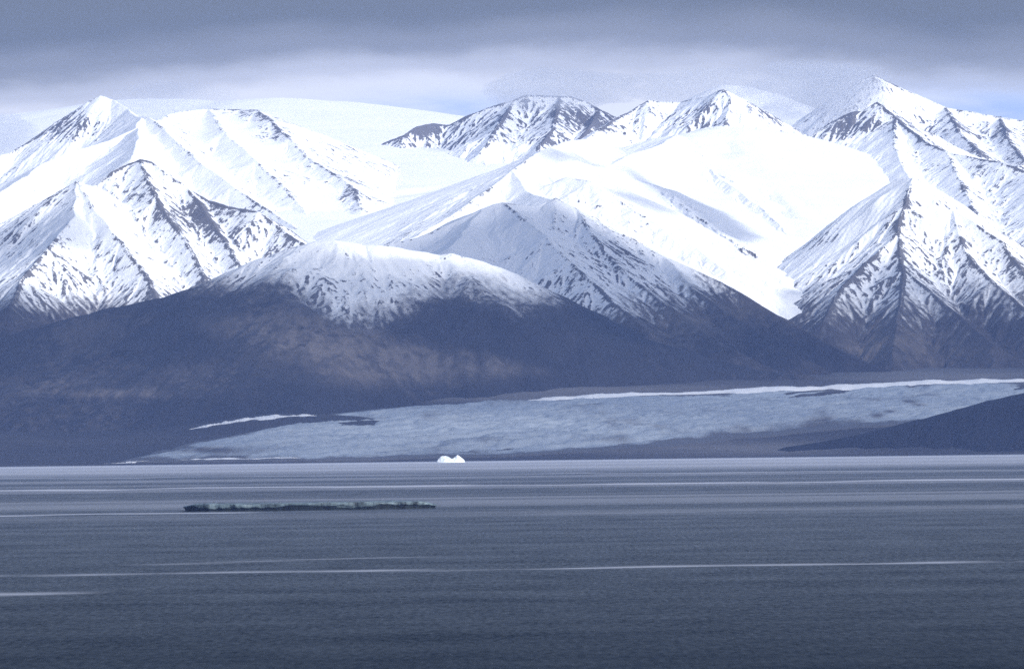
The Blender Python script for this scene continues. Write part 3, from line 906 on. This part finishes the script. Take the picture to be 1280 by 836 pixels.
def cloud_veil(pa, pb, ya, yb, Y, depth, density, seed):
    """a soft lens of cloud between two columns and two rows of the view, at a distance"""
    ax, _, az_ = world(pa, yb, Y)
    bx, _, bz_ = world(pb, ya, Y)
    cx, cz, hx, hz = (ax + bx) / 2, (az_ + bz_) / 2, (bx - ax) / 2, (bz_ - az_) / 2
    nu, nv = 64, 32
    verts, faces = [], []
    for j in range(nv + 1):
        ph = math.pi * j / nv
        for i in range(nu):
            t = 2 * math.pi * i / nu
            x, y, z = math.sin(ph) * math.cos(t), math.sin(ph) * math.sin(t), math.cos(ph)
            k = 1 + 0.35 * float(fbm(np.array(x * 2.0 + y * 1.3 + 50), np.array(z * 2.0 - y + 50), 1.0, 4, seed))
            verts.append((x * hx * k, y * depth * k, z * hz * k))
    for j in range(nv):
        for i in range(nu):
            a, b = j * nu + i, j * nu + (i + 1) % nu
            faces.append((a, a + nu, b + nu, b))
    me = bpy.data.meshes.new('cloud_veil')
    me.from_pydata(verts, [], faces)
    me.materials.append(veil_material('summit_cloud', density))
    o = link('cloud_veil', me, 'stuff')
    o.location = (cx, Y, cz)
    return o


cloud_veil(130, 300, 104, 156, 31600, 700, 0.0004, 301)
cloud_veil(600, 800, 84, 140, 31300, 600, 0.0011, 311)
cloud_veil(780, 960, 84, 128, 31400, 500, 0.0010, 317)
cloud_veil(930, 1110, 70, 150, 31600, 600, 0.0013, 321)
cloud_veil(1000, 1100, 84, 160, 31300, 450, 0.0010, 327)
cloud_veil(-60, 46, 140, 215, 31500, 500, 0.0012, 331)

# ------------------------------------------------------------------ air
def haze_box():
    x, ya, yb, z0, z1 = 12000.0, -600.0, 36800.0, -70.0, 2560.0
    v = [(-x, ya, z0), (x, ya, z0), (x, yb, z0), (-x, yb, z0), (-x, ya, z1), (x, ya, z1), (x, yb, z1), (-x, yb, z1)]
    f = [(0, 3, 2, 1), (4, 5, 6, 7), (0, 1, 5, 4), (1, 2, 6, 5), (2, 3, 7, 6), (3, 0, 4, 7)]
    me = bpy.data.meshes.new('haze')
    me.from_pydata(v, [], f)
    m = NT('pale_air')
    vol = m.nt.nodes.new('ShaderNodeVolumePrincipled')
    vol.inputs['Color'].default_value = (0.30, 0.47, 1.0, 1)
    vol.inputs['Density'].default_value = HAZE
    m.nt.links.new(vol.outputs[0], m.out.inputs['Volume'])
    me.materials.append(m.mat)
    link('haze', me, 'stuff')


HAZE = 1.1e-5
if HAZE > 0:
    haze_box()

# ------------------------------------------------------------------ sky and sun
w = bpy.data.worlds.new("World")
scene.world = w
w.use_nodes = True
nt = w.node_tree
nt.nodes.clear()


class WT(NT):
    def __init__(self, nt):
        self.nt = nt


m = WT(nt)
sky = nt.nodes.new('ShaderNodeTexSky')
sky.sky_type = 'NISHITA'
sky.sun_disc = False
sky.sun_elevation = SUN_EL
sky.sun_rotation = math.atan2(SUN[0], SUN[1])
sky.altitude = 100
SKY_STRENGTH = 0.11
tc = nt.nodes.new('ShaderNodeTexCoord')
gen = tc.outputs['Generated']
sep = m.n('SeparateXYZ', Vector=gen)
el = m.math('ARCSINE', sep.outputs[2])
az = m.math('ARCTAN2', sep.outputs[0], sep.outputs[1])
deg = m.math('MULTIPLY', el, 57.2958)
azd = m.math('MULTIPLY', az, 57.2958)
vec = m.n('CombineXYZ', X=m.math('MULTIPLY', azd, 0.35), Y=deg, Z=0.0).outputs[0]
n1 = m.noise(vec, 0.9, 6, 0.55)
n2 = m.noise(m.n('Mapping', Vector=vec, Location=(5.0, 3.0, 0), Scale=(0.5, 0.9, 1)).outputs[0], 2.2, 6, 0.6)
# height in the sky, wavered by the cloud's own billows
hh = m.math('ADD', deg, m.math('MULTIPLY', m.math('SUBTRACT', n1, 0.5), 0.75))
hh = m.math('ADD', hh, m.math('MULTIPLY', m.math('SUBTRACT', n2, 0.5), 0.2))
hh = m.math('ADD', hh, m.math('MULTIPLY', m.math('ABSOLUTE', m.math('SUBTRACT', azd, 0.5)), 0.05))
cl = m.ramp(m.math('DIVIDE', hh, 12.0), [(2.9 / 12, (0.50, 0.53, 0.60)), (3.2 / 12, (0.64, 0.66, 0.70)), (3.45 / 12, (0.60, 0.615, 0.655)), (3.68 / 12, (0.40, 0.42, 0.47)), (3.95 / 12, (0.20, 0.214, 0.23)), (4.3 / 12, (0.115, 0.127, 0.126)), (7 / 12, (0.12, 0.135, 0.145)), (12 / 12, (0.24, 0.26, 0.3))], 'EASE')


def opening(a0, e0, ra, re_):
    """an oval opening in the cloud, centred on a bearing and a height in degrees"""
    da = m.math('DIVIDE', m.math('SUBTRACT', azd, a0), ra)
    de = m.math('DIVIDE', m.math('SUBTRACT', hh, e0), re_)
    return m.math('EXPONENT', m.math('MULTIPLY', m.math('ADD', m.math('MULTIPLY', da, da), m.math('MULTIPLY', de, de)), -1.0))


gap = m.math('ADD', m.math('ADD', opening(-0.8, 3.14, 1.15, 0.25), opening(-2.9, 3.24, 0.8, 0.12)), opening(5.1, 3.35, 1.2, 0.3), clamp=True)
gap = m.math('MULTIPLY', gap, m.n('MapRange', Value=n2, i1=0.2, i2=0.5).outputs[0])
cl = m.mix(gap, cl, (0.33, 0.43, 0.68, 1))
# above ten degrees the deck breaks up and the blue sky shows
hi = m.n('MapRange', Value=deg, i1=8.0, i2=22.0, _interpolation_type='SMOOTHSTEP').outputs[0]
broken = m.n('MapRange', Value=m.noise(gen, 3.0, 6, 0.6), i1=0.45, i2=0.62, _interpolation_type='SMOOTHSTEP').outputs[0]
skyc = m.n('VectorMath', _operation='SCALE', i0=sky.outputs[0], Scale=SKY_STRENGTH).outputs[0]
upper = m.mix(m.math('MULTIPLY', broken, 0.6), skyc, (0.34, 0.37, 0.43, 1))
final = m.mix(hi, cl, upper)
bg = m.n('Background', Color=final, Strength=1.0)
wo = nt.nodes.new('ShaderNodeOutputWorld')
nt.links.new(bg.outputs[0], wo.inputs[0])

sd_ = bpy.data.lights.new('sun', 'SUN')
sd_.energy = 3.1
sd_.angle = math.radians(0.8)
sd_.color = (1.0, 0.975, 0.94)
so = bpy.data.objects.new('sun', sd_)
col.objects.link(so)
so.rotation_euler = Vector(tuple(SUN)).to_track_quat('Z', 'Y').to_euler()
so.location = (3000, -3000, 5000)

# ------------------------------------------------------------------ render settings
vs = scene.view_settings
vs.view_transform = 'Standard'
vs.look = 'None'
vs.exposure = 0.75
vs.gamma = 1.0
vs.use_curve_mapping = False
scene.cycles.use_denoising = False          # keep the grain: the slide film has it too
scene.cycles.max_bounces = 6
scene.cycles.transparent_max_bounces = 16
scene.cycles.volume_bounces = 3
